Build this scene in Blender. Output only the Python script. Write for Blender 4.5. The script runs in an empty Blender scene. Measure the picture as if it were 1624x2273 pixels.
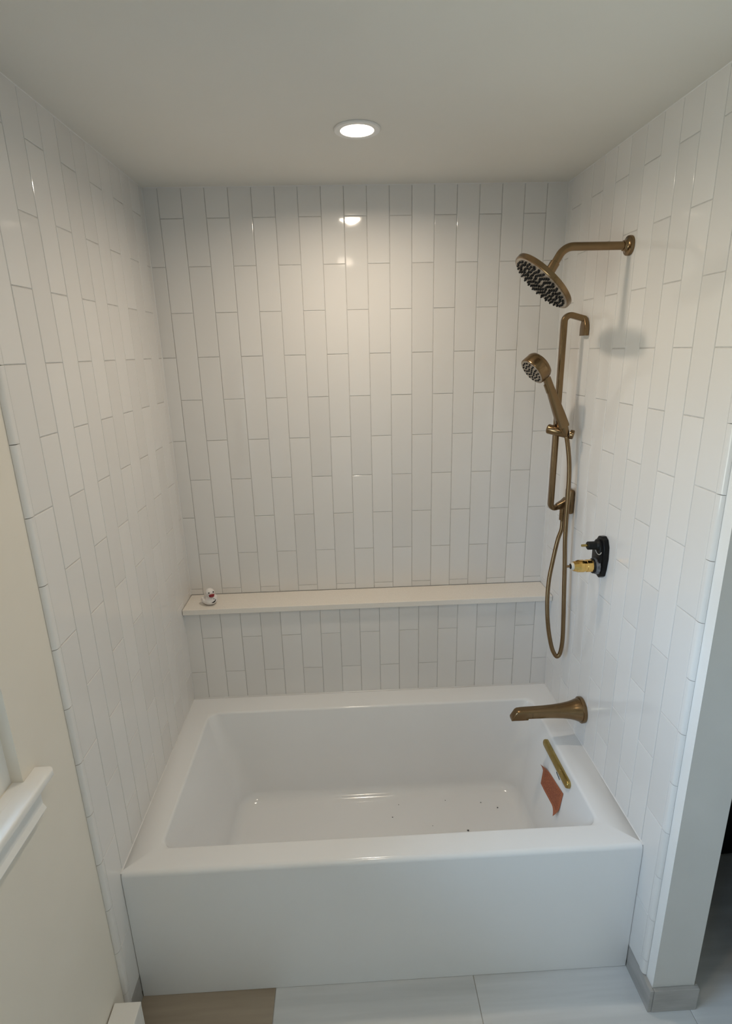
import bpy, bmesh, math, random
from mathutils import Vector, Matrix

C = bpy.context.scene.collection
sc = bpy.context.scene
random.seed(7)

# ------------------------------------------------------------------ camera
PITCH, YAW, ROLL, FPX = -0.28555, -0.03616, 0.02391, 1221.56
CAM = (0.6624, -2.1443, 1.8534)
def cam_matrix():
    cx, sx = math.cos(PITCH), math.sin(PITCH)
    cy, sy = math.cos(YAW), math.sin(YAW)
    cr, sr = math.cos(ROLL), math.sin(ROLL)
    Rz = Matrix(((cy, -sy, 0), (sy, cy, 0), (0, 0, 1)))
    Rx = Matrix(((1, 0, 0), (0, cx, -sx), (0, sx, cx)))
    Ry = Matrix(((cr, 0, sr), (0, 1, 0), (-sr, 0, cr)))
    M = Rz @ Rx @ Ry
    right, fwd, up = M.col[0], M.col[1], M.col[2]
    R = Matrix((right, up, -fwd)).transposed()
    return Matrix.Translation(CAM) @ R.to_4x4()
cd = bpy.data.cameras.new('camera')
cam = bpy.data.objects.new('camera', cd); C.objects.link(cam)
cam.matrix_world = cam_matrix()
cd.sensor_fit = 'HORIZONTAL'; cd.sensor_width = 36.0
cd.lens = FPX / 1624 * 36.0
cd.clip_start = 0.02
sc.camera = cam

# ------------------------------------------------------------------ world, exposure
SKY_STRENGTH = 13.2
LAMP_COLOR = (1.0, .85, .68)
LAMP_WATTS = 4.5
LAMP2_WATTS = 2.6
LENS_GLOW = 8.0
w = bpy.data.worlds.new('sky'); sc.world = w; w.use_nodes = True
nt = w.node_tree; nt.nodes.clear()
out = nt.nodes.new('ShaderNodeOutputWorld'); bg = nt.nodes.new('ShaderNodeBackground')
tc = nt.nodes.new('ShaderNodeTexCoord'); sep = nt.nodes.new('ShaderNodeSeparateXYZ')
rmp = nt.nodes.new('ShaderNodeValToRGB'); mr = nt.nodes.new('ShaderNodeMapRange')
nt.links.new(tc.outputs['Generated'], sep.inputs[0])
mr.inputs['From Min'].default_value = -0.3; mr.inputs['From Max'].default_value = 1.0
nt.links.new(sep.outputs['Z'], mr.inputs['Value']); nt.links.new(mr.outputs[0], rmp.inputs[0])
e = rmp.color_ramp.elements
e[0].position = 0.18; e[0].color = (0.40, 0.41, 0.38, 1)
e[1].position = 0.9; e[1].color = (0.46, 0.68, 1.0, 1)
m_ = e.new(0.27); m_.color = (0.55, 0.74, 1.0, 1)
nt.links.new(rmp.outputs[0], bg.inputs[0]); bg.inputs[1].default_value = SKY_STRENGTH
nt.links.new(bg.outputs[0], out.inputs[0])
vs = sc.view_settings
vs.view_transform = 'Standard'; vs.look = 'None'; vs.gamma = 1.0; vs.use_curve_mapping = False
vs.exposure = 0.0

# window opening in the left wall (daylight comes through it)
WY0, WY1, WZ0, WZ1 = -2.06, -1.20, 1.03, 1.88
VZ0 = .50
WDEPTH = .15                   # depth of the outer wall at the windows
VY0, VY1 = -3.55, -2.60        # added unseen window further back, for more light on floor and tub front
for y0, y1, z0 in ((WY0, WY1, WZ0), (VY0, VY1, VZ0)):
    pl = bpy.data.lights.new('daylight_portal', 'AREA'); pl.shape = 'RECTANGLE'
    pl.size = WZ1 - z0; pl.size_y = y1 - y0
    pl.cycles.is_portal = True
    po = bpy.data.objects.new('daylight_portal', pl); C.objects.link(po)
    po.location = (-WDEPTH - 0.002, (y0 + y1) / 2, (z0 + WZ1) / 2)
    po.rotation_euler = (0, -math.pi / 2, 0)       # the lamp's -Z looks to +X, into the room

# ------------------------------------------------------------------ dimensions
W, H = 1.48, 2.404            # alcove width between tile faces, ceiling height
S = 0.128                     # lower back wall stands proud by this much
TZ = 0.4736                   # tub rim height
TD = -0.934                   # tub apron plane (y)
SH0, SH1 = 0.865, 0.887       # ledge shelf bottom, top
PW, PH = 0.07972, 0.3100      # tile pitch
GAP = 0.0019                  # grout joint
THK = 0.0020                  # how far tiles stand proud of the grout
END = -1.050                  # end of the stub wall
ROOM_Y = -3.9
ROOM_X = 2.75

# ------------------------------------------------------------------ materials
def mat(name, color=(.8, .8, .8), rough=.5, metal=0.0, spec=.5, coat=0.0):
    m = bpy.data.materials.new(name); m.use_nodes = True
    b = m.node_tree.nodes['Principled BSDF']
    b.inputs['Base Color'].default_value = (*color, 1)
    b.inputs['Roughness'].default_value = rough
    b.inputs['Metallic'].default_value = metal
    b.inputs['Specular IOR Level'].default_value = spec
    b.inputs['Coat Weight'].default_value = coat
    b.inputs['Coat Roughness'].default_value = 0.05
    return m
def nodes(m): return m.node_tree, m.node_tree.nodes['Principled BSDF']
def add_noise(m, scale, c0, c1, coords='Object', stretch=(1, 1, 1), detail=4, bump=0.0, bscale=None, lo=.35, hi=.65, dist=.001, rrange=None):
    t, b = nodes(m)
    co = t.nodes.new('ShaderNodeTexCoord'); mp = t.nodes.new('ShaderNodeMapping'); mp.inputs['Scale'].default_value = stretch
    n = t.nodes.new('ShaderNodeTexNoise'); n.inputs['Scale'].default_value = scale; n.inputs['Detail'].default_value = detail
    t.links.new(co.outputs[coords], mp.inputs[0]); t.links.new(mp.outputs[0], n.inputs['Vector'])
    r = t.nodes.new('ShaderNodeValToRGB')
    r.color_ramp.elements[0].position = lo; r.color_ramp.elements[0].color = (*c0, 1)
    r.color_ramp.elements[1].position = hi; r.color_ramp.elements[1].color = (*c1, 1)
    t.links.new(n.outputs['Fac'], r.inputs[0]); t.links.new(r.outputs[0], b.inputs['Base Color'])
    if rrange:
        q = t.nodes.new('ShaderNodeMapRange'); q.inputs['To Min'].default_value = rrange[0]; q.inputs['To Max'].default_value = rrange[1]
        t.links.new(n.outputs['Fac'], q.inputs['Value']); t.links.new(q.outputs[0], b.inputs['Roughness'])
    if bump:
        n2 = t.nodes.new('ShaderNodeTexNoise'); n2.inputs['Scale'].default_value = bscale or scale; n2.inputs['Detail'].default_value = 2
        t.links.new(mp.outputs[0], n2.inputs['Vector'])
        bm_ = t.nodes.new('ShaderNodeBump'); bm_.inputs['Strength'].default_value = bump; bm_.inputs['Distance'].default_value = dist
        t.links.new(n2.outputs['Fac'], bm_.inputs['Height']); t.links.new(bm_.outputs[0], b.inputs['Normal'])

M = {}
M['tile'] = mat('glazed_white_tile', (.80, .785, .765), .07, spec=.5)
t, b = nodes(M['tile'])
oi = t.nodes.new('ShaderNodeObjectInfo'); mx = t.nodes.new('ShaderNodeMix'); mx.data_type = 'RGBA'
mx.inputs['A'].default_value = (.765, .742, .712, 1); mx.inputs['B'].default_value = (.81, .787, .757, 1)
t.links.new(oi.outputs['Random'], mx.inputs['Factor']); t.links.new(mx.outputs['Result'], b.inputs['Base Color'])
co = t.nodes.new('ShaderNodeNewGeometry'); nz = t.nodes.new('ShaderNodeTexNoise')
nz.inputs['Scale'].default_value = 14; nz.inputs['Detail'].default_value = 1.0
t.links.new(co.outputs['Position'], nz.inputs['Vector'])
bp = t.nodes.new('ShaderNodeBump'); bp.inputs['Strength'].default_value = .22; bp.inputs['Distance'].default_value = .003
t.links.new(nz.outputs['Fac'], bp.inputs['Height']); t.links.new(bp.outputs[0], b.inputs['Normal'])
M['grout'] = mat('pale_grey_grout', (.60, .585, .56), .9, spec=.2)
add_noise(M['grout'], 60, (.56, .545, .52), (.64, .625, .60), bump=.3)
M['caulk'] = mat('white_silicone', (.76, .75, .73), .35)
add_noise(M['caulk'], 40, (.74, .73, .71), (.78, .77, .75))
M['paint'] = mat('warm_white_wall_paint', (.80, .76, .68), .55, spec=.3)
add_noise(M['paint'], 3, (.79, .735, .64), (.82, .765, .67), bump=.08, bscale=260, dist=.0006)
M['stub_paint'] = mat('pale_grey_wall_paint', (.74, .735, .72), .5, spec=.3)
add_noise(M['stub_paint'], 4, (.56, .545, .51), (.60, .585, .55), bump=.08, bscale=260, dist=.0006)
M['ceiling'] = mat('flat_ceiling_paint', (.72, .70, .64), .8, spec=.2)
add_noise(M['ceiling'], 1.5, (.78, .755, .69), (.81, .785, .72), bump=.1, bscale=300, dist=.0005)
M['acrylic'] = mat('white_acrylic', (.80, .79, .775), .12, spec=.5)
add_noise(M['acrylic'], 2, (.845, .85, .85), (.865, .87, .87))
M['stone'] = mat('white_quartz', (.82, .77, .70), .25)
add_noise(M['stone'], 400, (.835, .785, .715), (.85, .80, .73), rrange=(.2, .32))
M['trim_white'] = mat('white_gloss_paint', (.84, .83, .80), .3)
add_noise(M['trim_white'], 5, (.82, .81, .78), (.86, .85, .82))
M['bronze'] = mat('brushed_bronze', (.27, .185, .10), .28, metal=1.0)
add_noise(M['bronze'], 25, (.225, .150, .080), (.250, .168, .090), rrange=(.19, .28))
M['brass_antique'] = mat('satin_brass', (.42, .31, .10), .25, metal=1.0)
add_noise(M['brass_antique'], 40, (.38, .28, .09), (.47, .35, .13), rrange=(.2, .32))
M['brass_bright'] = mat('polished_brass', (.78, .56, .20), .12, metal=1.0)
add_noise(M['brass_bright'], 50, (.76, .47, .14), (.86, .58, .20), rrange=(.08, .2))
M['face'] = mat('spray_face_plate', (.52, .45, .38), .35, metal=.7)
add_noise(M['face'], 40, (.40, .345, .28), (.46, .40, .335))
M['black'] = mat('black_rubber', (.005, .005, .005), .5, spec=.25)
add_noise(M['black'], 30, (.004, .004, .004), (.007, .007, .007))
M['black_gloss'] = mat('black_plastic', (.004, .004, .0045), .3, spec=.25)
add_noise(M['black_gloss'], 20, (.003, .003, .0035), (.006, .006, .0065))
M['grey_seal'] = mat('grey_sealant', (.10, .10, .105), .5)
add_noise(M['grey_seal'], 120, (.05, .05, .055), (.17, .17, .175))
M['nylon'] = mat('white_nylon', (.55, .52, .46), .4)
add_noise(M['nylon'], 40, (.52, .49, .43), (.58, .55, .49))
M['duck'] = mat('white_vinyl', (.84, .80, .77), .38)
add_noise(M['duck'], 70, (.80, .74, .71), (.87, .84, .81), rrange=(.3, .45))
M['duck_red'] = mat('red_beak_vinyl', (.30, .012, .02), .35)
add_noise(M['duck_red'], 60, (.26, .01, .016), (.34, .016, .025))
M['lens'] = mat('lit_diffuser', (.9, .9, .9), .5)
t, b = nodes(M['lens']); b.inputs['Emission Color'].default_value = (1.0, .83, .66, 1); b.inputs['Emission Strength'].default_value = LENS_GLOW
M['lens_dim'] = M['lens'].copy(); M['lens_dim'].node_tree.nodes['Principled BSDF'].inputs['Emission Strength'].default_value = LENS_GLOW*.8
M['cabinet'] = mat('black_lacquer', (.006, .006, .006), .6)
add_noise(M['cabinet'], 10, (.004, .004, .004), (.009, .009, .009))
M['door_wood'] = mat('brown_wood', (.20, .12, .065), .5)
add_noise(M['door_wood'], 6, (.14, .08, .042), (.25, .155, .085), stretch=(8, 8, .6))
M['glass'] = bpy.data.materials.new('window_glass'); M['glass'].use_nodes = True
t = M['glass'].node_tree; t.nodes.clear()
o_ = t.nodes.new('ShaderNodeOutputMaterial'); ms = t.nodes.new('ShaderNodeMixShader'); tr = t.nodes.new('ShaderNodeBsdfTransparent')
gl = t.nodes.new('ShaderNodeBsdfGlossy'); gl.inputs['Roughness'].default_value = .02; fr = t.nodes.new('ShaderNodeFresnel'); fr.inputs[0].default_value = 1.3
nzz = t.nodes.new('ShaderNodeTexNoise'); nzz.inputs['Scale'].default_value = 2; rz = t.nodes.new('ShaderNodeValToRGB')
rz.color_ramp.elements[0].color = (.93, .96, .95, 1); rz.color_ramp.elements[1].color = (.96, .98, .97, 1)
t.links.new(nzz.outputs['Fac'], rz.inputs[0]); t.links.new(rz.outputs[0], tr.inputs[0])
t.links.new(fr.outputs[0], ms.inputs[0]); t.links.new(tr.outputs[0], ms.inputs[1]); t.links.new(gl.outputs[0], ms.inputs[2]); t.links.new(ms.outputs[0], o_.inputs[0])

# floor tile: grey-beige porcelain with long soft streaks along x
def porcelain(name, c0, c1):
  m = mat(name, (.45, .43, .40), .42)
  t, b = nodes(m)
  g = t.nodes.new('ShaderNodeNewGeometry'); mp = t.nodes.new('ShaderNodeMapping'); mp.inputs['Scale'].default_value = (1.1, 17, 1)
  oi = t.nodes.new('ShaderNodeObjectInfo'); vm = t.nodes.new('ShaderNodeVectorMath'); vm.operation = 'ADD'
  ad = t.nodes.new('ShaderNodeMath'); ad.operation = 'MULTIPLY'; ad.inputs[1].default_value = 9.0
  t.links.new(oi.outputs['Random'], ad.inputs[0]); cb = t.nodes.new('ShaderNodeCombineXYZ'); t.links.new(ad.outputs[0], cb.inputs[2])
  t.links.new(g.outputs['Position'], mp.inputs[0]); t.links.new(mp.outputs[0], vm.inputs[0]); t.links.new(cb.outputs[0], vm.inputs[1])
  n = t.nodes.new('ShaderNodeTexNoise'); n.inputs['Scale'].default_value = 1.0; n.inputs['Detail'].default_value = 6; n.inputs['Roughness'].default_value = .55
  t.links.new(vm.outputs[0], n.inputs['Vector'])
  r = t.nodes.new('ShaderNodeValToRGB'); r.color_ramp.elements[0].position = .3; r.color_ramp.elements[0].color = (*c0, 1)
  r.color_ramp.elements[1].position = .7; r.color_ramp.elements[1].color = (*c1, 1)
  t.links.new(n.outputs['Fac'], r.inputs[0]); t.links.new(r.outputs[0], b.inputs['Base Color'])
  return m
M['floor'] = porcelain('grey_porcelain', (.60, .61, .61), (.77, .78, .785))
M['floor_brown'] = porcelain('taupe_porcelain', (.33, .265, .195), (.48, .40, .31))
M['floor_base'] = mat('grey_porcelain_base', (.43, .41, .385), .42)
add_noise(M['floor_base'], 4, (.33, .315, .29), (.42, .40, .375), stretch=(2, 2, 10))

# sticker: orange-red paper with darker printed lines
M['sticker'] = mat('orange_paper', (.42, .12, .05), .6)
t, b = nodes(M['sticker'])
uv = t.nodes.new('ShaderNodeTexCoord'); sp = t.nodes.new('ShaderNodeSeparateXYZ'); t.links.new(uv.outputs['UV'], sp.inputs[0])
ml = t.nodes.new('ShaderNodeMath'); ml.operation = 'MULTIPLY'; ml.inputs[1].default_value = 11.0; t.links.new(sp.outputs['Y'], ml.inputs[0])
fr_ = t.nodes.new('ShaderNodeMath'); fr_.operation = 'FRACT'; t.links.new(ml.outputs[0], fr_.inputs[0])
gt = t.nodes.new('ShaderNodeMath'); gt.operation = 'GREATER_THAN'; gt.inputs[1].default_value = .52; t.links.new(fr_.outputs[0], gt.inputs[0])
mpx = t.nodes.new('ShaderNodeMapping'); mpx.inputs['Scale'].default_value = (46, 11, 1); t.links.new(uv.outputs['UV'], mpx.inputs[0])
ns = t.nodes.new('ShaderNodeTexNoise'); ns.inputs['Scale'].default_value = 1.0; ns.inputs['Detail'].default_value = 1; t.links.new(mpx.outputs[0], ns.inputs['Vector'])
g2 = t.nodes.new('ShaderNodeMath'); g2.operation = 'GREATER_THAN'; g2.inputs[1].default_value = .44; t.links.new(ns.outputs['Fac'], g2.inputs[0])
mu = t.nodes.new('ShaderNodeMath'); mu.operation = 'MULTIPLY'; t.links.new(gt.outputs[0], mu.inputs[0]); t.links.new(g2.outputs[0], mu.inputs[1])
# margins of the print
mm = mu
for ax, lo, hi in (('X', .10, .92), ('Y', .10, .90)):
    a_ = t.nodes.new('ShaderNodeMath'); a_.operation = 'GREATER_THAN'; a_.inputs[1].default_value = lo; t.links.new(sp.outputs[ax], a_.inputs[0])
    c_ = t.nodes.new('ShaderNodeMath'); c_.operation = 'LESS_THAN'; c_.inputs[1].default_value = hi; t.links.new(sp.outputs[ax], c_.inputs[0])
    p_ = t.nodes.new('ShaderNodeMath'); p_.operation = 'MULTIPLY'; t.links.new(a_.outputs[0], p_.inputs[0]); t.links.new(c_.outputs[0], p_.inputs[1])
    q_ = t.nodes.new('ShaderNodeMath'); q_.operation = 'MULTIPLY'; t.links.new(mm.outputs[0], q_.inputs[0]); t.links.new(p_.outputs[0], q_.inputs[1]); mm = q_
mx = t.nodes.new('ShaderNodeMix'); mx.data_type = 'RGBA'; mx.inputs['A'].default_value = (.40, .125, .055, 1); mx.inputs['B'].default_value = (.22, .055, .025, 1)
t.links.new(mm.outputs[0], mx.inputs['Factor']); t.links.new(mx.outputs['Result'], b.inputs['Base Color'])

# ------------------------------------------------------------------ helpers
def link(name, me, m=None, parent=None, loc=None):
    o = bpy.data.objects.new(name, me); C.objects.link(o)
    if m is not None and me is not None and not me.materials: me.materials.append(m)
    if parent is not None: o.parent = parent
    if loc is not None: o.location = loc
    return o
def obj(name, bm, m, parent=None, smooth=False, angle=40):
    bmesh.ops.recalc_face_normals(bm, faces=bm.faces)
    me = bpy.data.meshes.new(name); bm.to_mesh(me); bm.free()
    if smooth:
        for p in me.polygons: p.use_smooth = True
        me.set_sharp_from_angle(angle=math.radians(angle))
    return link(name, me, m, parent)
def tag(o, label, cat, group=None):
    o['label'] = label; o['category'] = cat
    if group: o['group'] = group
    return o
def thing(name, label, cat, loc):
    o = bpy.data.objects.new(name, None); C.objects.link(o); o.location = loc; o.empty_display_size = .05
    return tag(o, label, cat)
def struct(o): o['kind'] = 'structure'; return o
def reparent(o, root):
    """child meshes here are written in world coordinates"""
    o.parent = root; o.matrix_parent_inverse = Matrix.Translation(-Vector(root.location))
    return o
def box(bm, x0, x1, y0, y1, z0, z1):
    v = [bm.verts.new(p) for p in ((x0,y0,z0),(x1,y0,z0),(x1,y1,z0),(x0,y1,z0),(x0,y0,z1),(x1,y0,z1),(x1,y1,z1),(x0,y1,z1))]
    for f in ((0,3,2,1),(4,5,6,7),(0,1,5,4),(1,2,6,5),(2,3,7,6),(3,0,4,7)): bm.faces.new([v[i] for i in f])
    return bm
def boxbm(*a, bev=0, seg=2):
    bm = box(bmesh.new(), *a)
    if bev: bmesh.ops.bevel(bm, geom=bm.edges[:], offset=bev, segments=seg, profile=.5, affect='EDGES')
    return bm
def frames(pts):
    pts = [Vector(p) for p in pts]; T = []
    for i in range(len(pts)):
        a = pts[max(i-1, 0)]; c = pts[min(i+1, len(pts)-1)]
        T.append((c - a).normalized())
    up = Vector((0, 1, 0)) if abs(T[0].y) < .9 else Vector((0, 0, 1))
    n = (up - T[0] * up.dot(T[0])).normalized(); N = [n]
    for i in range(1, len(pts)):
        n = N[-1] - T[i] * N[-1].dot(T[i]); N.append(n.normalized())
    return pts, T, N
def sweep(bm, pts, profs, cap=True):
    """profs: list (per point) of [(a,b)...] offsets along the frame normal and binormal"""
    P, T, N = frames(pts); rings = []
    for p, tt, nn, pr in zip(P, T, N, profs):
        bb = tt.cross(nn)
        rings.append([bm.verts.new(p + nn * a + bb * c) for a, c in pr])
    for r0, r1 in zip(rings, rings[1:]):
        k = len(r0)
        for i in range(k): bm.faces.new((r0[i], r0[(i+1) % k], r1[(i+1) % k], r1[i]))
    if cap:
        bm.faces.new(rings[0][::-1]); bm.faces.new(rings[-1])
    return bm
def circ(r, n=20): return [(r*math.cos(2*math.pi*i/n), r*math.sin(2*math.pi*i/n)) for i in range(n)]
def rrect(a, b_, r, n=4):
    o = []
    for cx, cy, s in ((a-r, b_-r, 0), (-(a-r), b_-r, 1), (-(a-r), -(b_-r), 2), (a-r, -(b_-r), 3)):
        for i in range(n+1):
            th = (s + i/n) * math.pi/2
            o.append((cx + r*math.cos(th), cy + r*math.sin(th)))
    return o
def tube(bm, pts, r, n=20): return sweep(bm, pts, [circ(r if not isinstance(r, (list, tuple)) else r[i], n) for i in range(len(pts))])
def lathe(bm, origin, axis, prof, n=32):
    """prof: list of (distance along axis, radius)"""
    o = Vector(origin); ax = Vector(axis).normalized()
    u = ax.orthogonal().normalized(); v = ax.cross(u); rings = []
    for d, r in prof:
        if r < 1e-6: rings.append([bm.verts.new(o + ax*d)])
        else: rings.append([bm.verts.new(o + ax*d + (u*math.cos(2*math.pi*i/n) + v*math.sin(2*math.pi*i/n))*r) for i in range(n)])
    for a, c in zip(rings, rings[1:]):
        if len(a) == 1 and len(c) == 1: continue
        for i in range(n):
            j = (i+1) % n
            if len(a) == 1: bm.faces.new((a[0], c[j], c[i]))
            elif len(c) == 1: bm.faces.new((a[i], a[j], c[0]))
            else: bm.faces.new((a[i], a[j], c[j], c[i]))
    if len(rings[0]) > 1: bm.faces.new(rings[0][::-1])
    if len(rings[-1]) > 1: bm.faces.new(rings[-1])
    return bm
def catmull(P, k=6):
    P = [Vector(p) for p in P]; o = []
    for i in range(len(P)-1):
        p0, p1, p2, p3 = P[max(i-1,0)], P[i], P[i+1], P[min(i+2, len(P)-1)]
        for j in range(k):
            s = j/k
            o.append(.5*((2*p1)+(p2-p0)*s+(2*p0-5*p1+4*p2-p3)*s*s+(3*p1-p0-3*p2+p3)*s**3))
    o.append(P[-1]); return o
def arc_path(P, rad, k=8):
    """polyline with rounded corners"""
    P = [Vector(p) for p in P]; o = [P[0]]
    for i in range(1, len(P)-1):
        a = (P[i-1]-P[i]).normalized(); c = (P[i+1]-P[i]).normalized()
        h = a.angle(c)/2; d = rad/math.tan(h)
        s = P[i]+a*d; e2 = P[i]+c*d; cen = P[i]+(a+c).normalized()*(rad/math.sin(h))
        v0, v1 = s-cen, e2-cen; ang = v0.angle(v1); axx = v0.cross(v1).normalized()
        for j in range(k+1): o.append(cen + Matrix.Rotation(ang*j/k, 3, axx) @ v0)
    o.append(P[-1]); return o

# ------------------------------------------------------------------ wall tiles
tile_cache = {}
def tile_mesh(w_, h_):
    key = (round(w_, 4), round(h_, 4))
    if key in tile_cache: return tile_cache[key]
    bv = min(.0016, w_/4, h_/4)
    bm = bmesh.new(); rings = []
    for ins, d in ((0, 0.0024), (0, -THK+bv), (bv*.29, -THK+bv*.29), (bv, -THK)):   # local: face looks to -Y
        a, c = w_/2-ins, h_/2-ins
        rings.append([bm.verts.new(p) for p in ((-a, d, -c), (a, d, -c), (a, d, c), (-a, d, c))])
    for r0, r1 in zip(rings, rings[1:]):
        for i in range(4): bm.faces.new((r0[i], r0[(i+1) % 4], r1[(i+1) % 4], r1[i]))
    bm.faces.new(rings[-1])
    bmesh.ops.recalc_face_normals(bm, faces=bm.faces)
    if bm.faces[-1].normal.y > 0: bmesh.ops.reverse_faces(bm, faces=bm.faces)
    me = bpy.data.meshes.new('tile'); bm.to_mesh(me); bm.free(); me.materials.append(M['tile'])
    tile_cache[key] = me; return me
def tile_area(parent, cols, place, rot):
    """cols: (u0, u1, zmin, zmax, phase); place(u, z) -> point of the grout plane"""
    for u0, u1, z0, z1, ph in cols:
        a, c = u0+GAP/2, u1-GAP/2
        if c-a < .006: continue
        k = math.floor((z0-ph)/PH)
        while ph + k*PH < z1:
            lo, hi = max(ph+k*PH+GAP/2, z0+.0012), min(ph+(k+1)*PH-GAP/2, z1-.0006); k += 1
            if hi-lo < .006: continue
            o = link('tile', tile_mesh(c-a, hi-lo), None, parent, place((a+c)/2, (lo+hi)/2))
            tl = .0022
            o.rotation_euler = (random.uniform(-tl, tl)*.7, 0, rot + random.uniform(-tl, tl)*1.6)

PHA, PHB = 2.307, 2.152
# ------------------------------------------------------------------ back wall
wb = struct(obj('wall_back', boxbm(-.30, ROOM_X+.1, .012, .13, -.02, H+.1), M['paint']))
gr = obj('grout', boxbm(0, W, THK, .011, SH0-.03, H-.001), M['grout'], wb)
X0 = 0.0500
cols = []
xs = [0.0] + [X0 + PW*i for i in range(18)] + [W]
for i, (a, c) in enumerate(zip(xs, xs[1:])):
    cols.append((a, c, SH1, H, PHB if i % 2 == 0 else PHA))
tile_area(wb, cols, lambda u, z: (u, THK, z), 0)
hw = obj('half_wall', boxbm(0.0005, W-.0005, -S+THK, THK-.0005, .01, SH0-.0005), M['grout'], wb)
xs = [0.0] + [.062 + PW*i for i in range(18)] + [W]
cols = [(a, c, TZ-.02, SH0, (PHB if i % 2 == 0 else PHA) - .005) for i, (a, c) in enumerate(zip(xs, xs[1:]))]
tile_area(hw, cols, lambda u, z: (u, -S+THK, z), 0)

# ------------------------------------------------------------------ left wall (tiled part and painted part with the window)
bm = bmesh.new(); LX = -.010
box(bm, -WDEPTH, LX, WY1, .012, -.02, H+.1)
box(bm, -WDEPTH, LX, ROOM_Y, VY0, -.02, H+.1)
box(bm, -WDEPTH, LX, VY1, WY0, -.02, H+.1)
for y0, y1, z0 in ((WY0, WY1, WZ0), (VY0, VY1, VZ0)):
    box(bm, -WDEPTH, LX, y0, y1, -.02, z0)
    box(bm, -WDEPTH, LX, y0, y1, WZ1, H+.1)
bmesh.ops.remove_doubles(bm, verts=bm.verts, dist=1e-5)
wl = struct(obj('wall_left', bm, M['paint']))
TR0, TR1 = -1.0185, -.998
obj('grout', boxbm(LX, -THK, TR1-.004, .011, .02, H-.001), M['grout'], wl)
ys = [-.997 + PW*i for i in range(13)] + [0.0]
def side_cols():
    o = []
    for i, (a, c) in enumerate(zip(ys, ys[1:])):
        zmin = .0855 if a < TD else TZ-.02
        if (a+c)/2 > -S: zmin = SH0-.02
        o.append((a, c, zmin, H, (PHB if i % 2 == 0 else PHA) - .302*0))
    return o
tile_area(wl, side_cols(), lambda u, z: (-THK, u, z), math.pi/2)

# quarter round trim pieces, 6 inches long
def trim_mesh(L):
    key = ('trim', round(L, 4))
    if key in tile_cache: return tile_cache[key]
    bm = bmesh.new(); prof = [(-.0095, 0.0), (.0005, 0.0)]         # (x, y) cross-section; x proud of face, y towards the room
    for i in range(7):
        th = math.pi/2*i/6
        prof.append((-.0095 + .0100*math.cos(th), -.0085 - .0105*math.sin(th)))
    rings = []
    for z in (-L/2, L/2): rings.append([bm.verts.new((x, y, z)) for x, y in prof])
    n_ = len(prof)
    for r0, r1 in zip(rings, rings[1:]):
        for i in range(n_): bm.faces.new((r0[i], r0[(i+1) % n_], r1[(i+1) % n_], r1[i]))
    bm.faces.new(rings[0][::-1]); bm.faces.new(rings[-1])
    bmesh.ops.recalc_face_normals(bm, faces=bm.faces)
    me = bpy.data.meshes.new('edge_trim'); bm.to_mesh(me); bm.free(); me.materials.append(M['tile'])
    for p in me.polygons: p.use_smooth = True
    me.set_sharp_from_angle(angle=math.radians(40))
    tile_cache[key] = me; return me
def trims(parent, x, mirror):
    k = math.floor((.0855-PHB)/(PH/2))
    while PHB + k*PH/2 < H:
        lo, hi = max(PHB+k*PH/2+.0008, .0855), min(PHB+(k+1)*PH/2-.0008, H-.001); k += 1
        if hi-lo < .006: continue
        o = link('edge_trim', trim_mesh(hi-lo), None, parent, (x, TR1, (lo+hi)/2))
        if mirror: o.scale = (-1, 1, 1)
trims(wl, 0, False)

# ------------------------------------------------------------------ right stub wall
RX = W + .010; STX = 1.612
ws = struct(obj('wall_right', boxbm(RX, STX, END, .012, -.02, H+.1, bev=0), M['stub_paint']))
obj('grout', boxbm(W+THK, RX-.0002, TR1-.004, .011, .02, H-.001), M['grout'], ws)
tile_area(ws, side_cols(), lambda u, z: (W+THK, u, z), -math.pi/2)
trims(ws, W, True)
obj('painted_return', boxbm(RX-.0001, RX+.0004, END+.0002, TR0+.001, .001, H-.001), M['trim_white'], ws)

# caulk beads in the inside corners
def bead(parent, pts, s_):
    bm = bmesh.new()
    rings = [[bm.verts.new(Vector(p)+Vector(d)) for d in s_] for p in pts]
    for i in range(3): bm.faces.new((rings[0][i], rings[0][(i+1) % 3], rings[1][(i+1) % 3], rings[1][i]))
    bm.faces.new(rings[0]); bm.faces.new(rings[1]); obj('caulk_bead', bm, M['caulk'], parent)
for x, sg in ((0, 1), (W, -1)):
    bead(wb, [(x, 0, SH1+.0005), (x, 0, H-.0006)], ((-sg*.002, .002, 0), (sg*.0028, .002, 0), (-sg*.002, -.0028, 0)))
    bead(hw, [(x, -S, TZ-.01), (x, -S, SH0-.0006)], ((-sg*.002, .002, 0), (sg*.0028, .002, 0), (-sg*.002, -.0028, 0)))
for x, sg, par in ((0, 1, wl), (W, -1, ws)):
    bead(par, [(x, TD+.002, TZ), (x, -S-.004, TZ)], ((-sg*.001, 0, -.002), (sg*.003, 0, .0002), (-sg*.001, 0, .003)))
    bead(par, [(x, -.999, H), (x, -.003, H)], ((-sg*.001, 0, .002), (sg*.002, 0, .001), (-sg*.001, 0, -.003)))
bead(wb, [(.003, 0, H), (W-.003, 0, H)], ((0, .001, .002), (0, -.002, .001), (0, .001, -.003)))
bead(hw, [(.003, -S, TZ), (W-.003, -S, TZ)], ((0, .001, -.002), (0, -.003, .0002), (0, .001, .003)))
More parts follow.
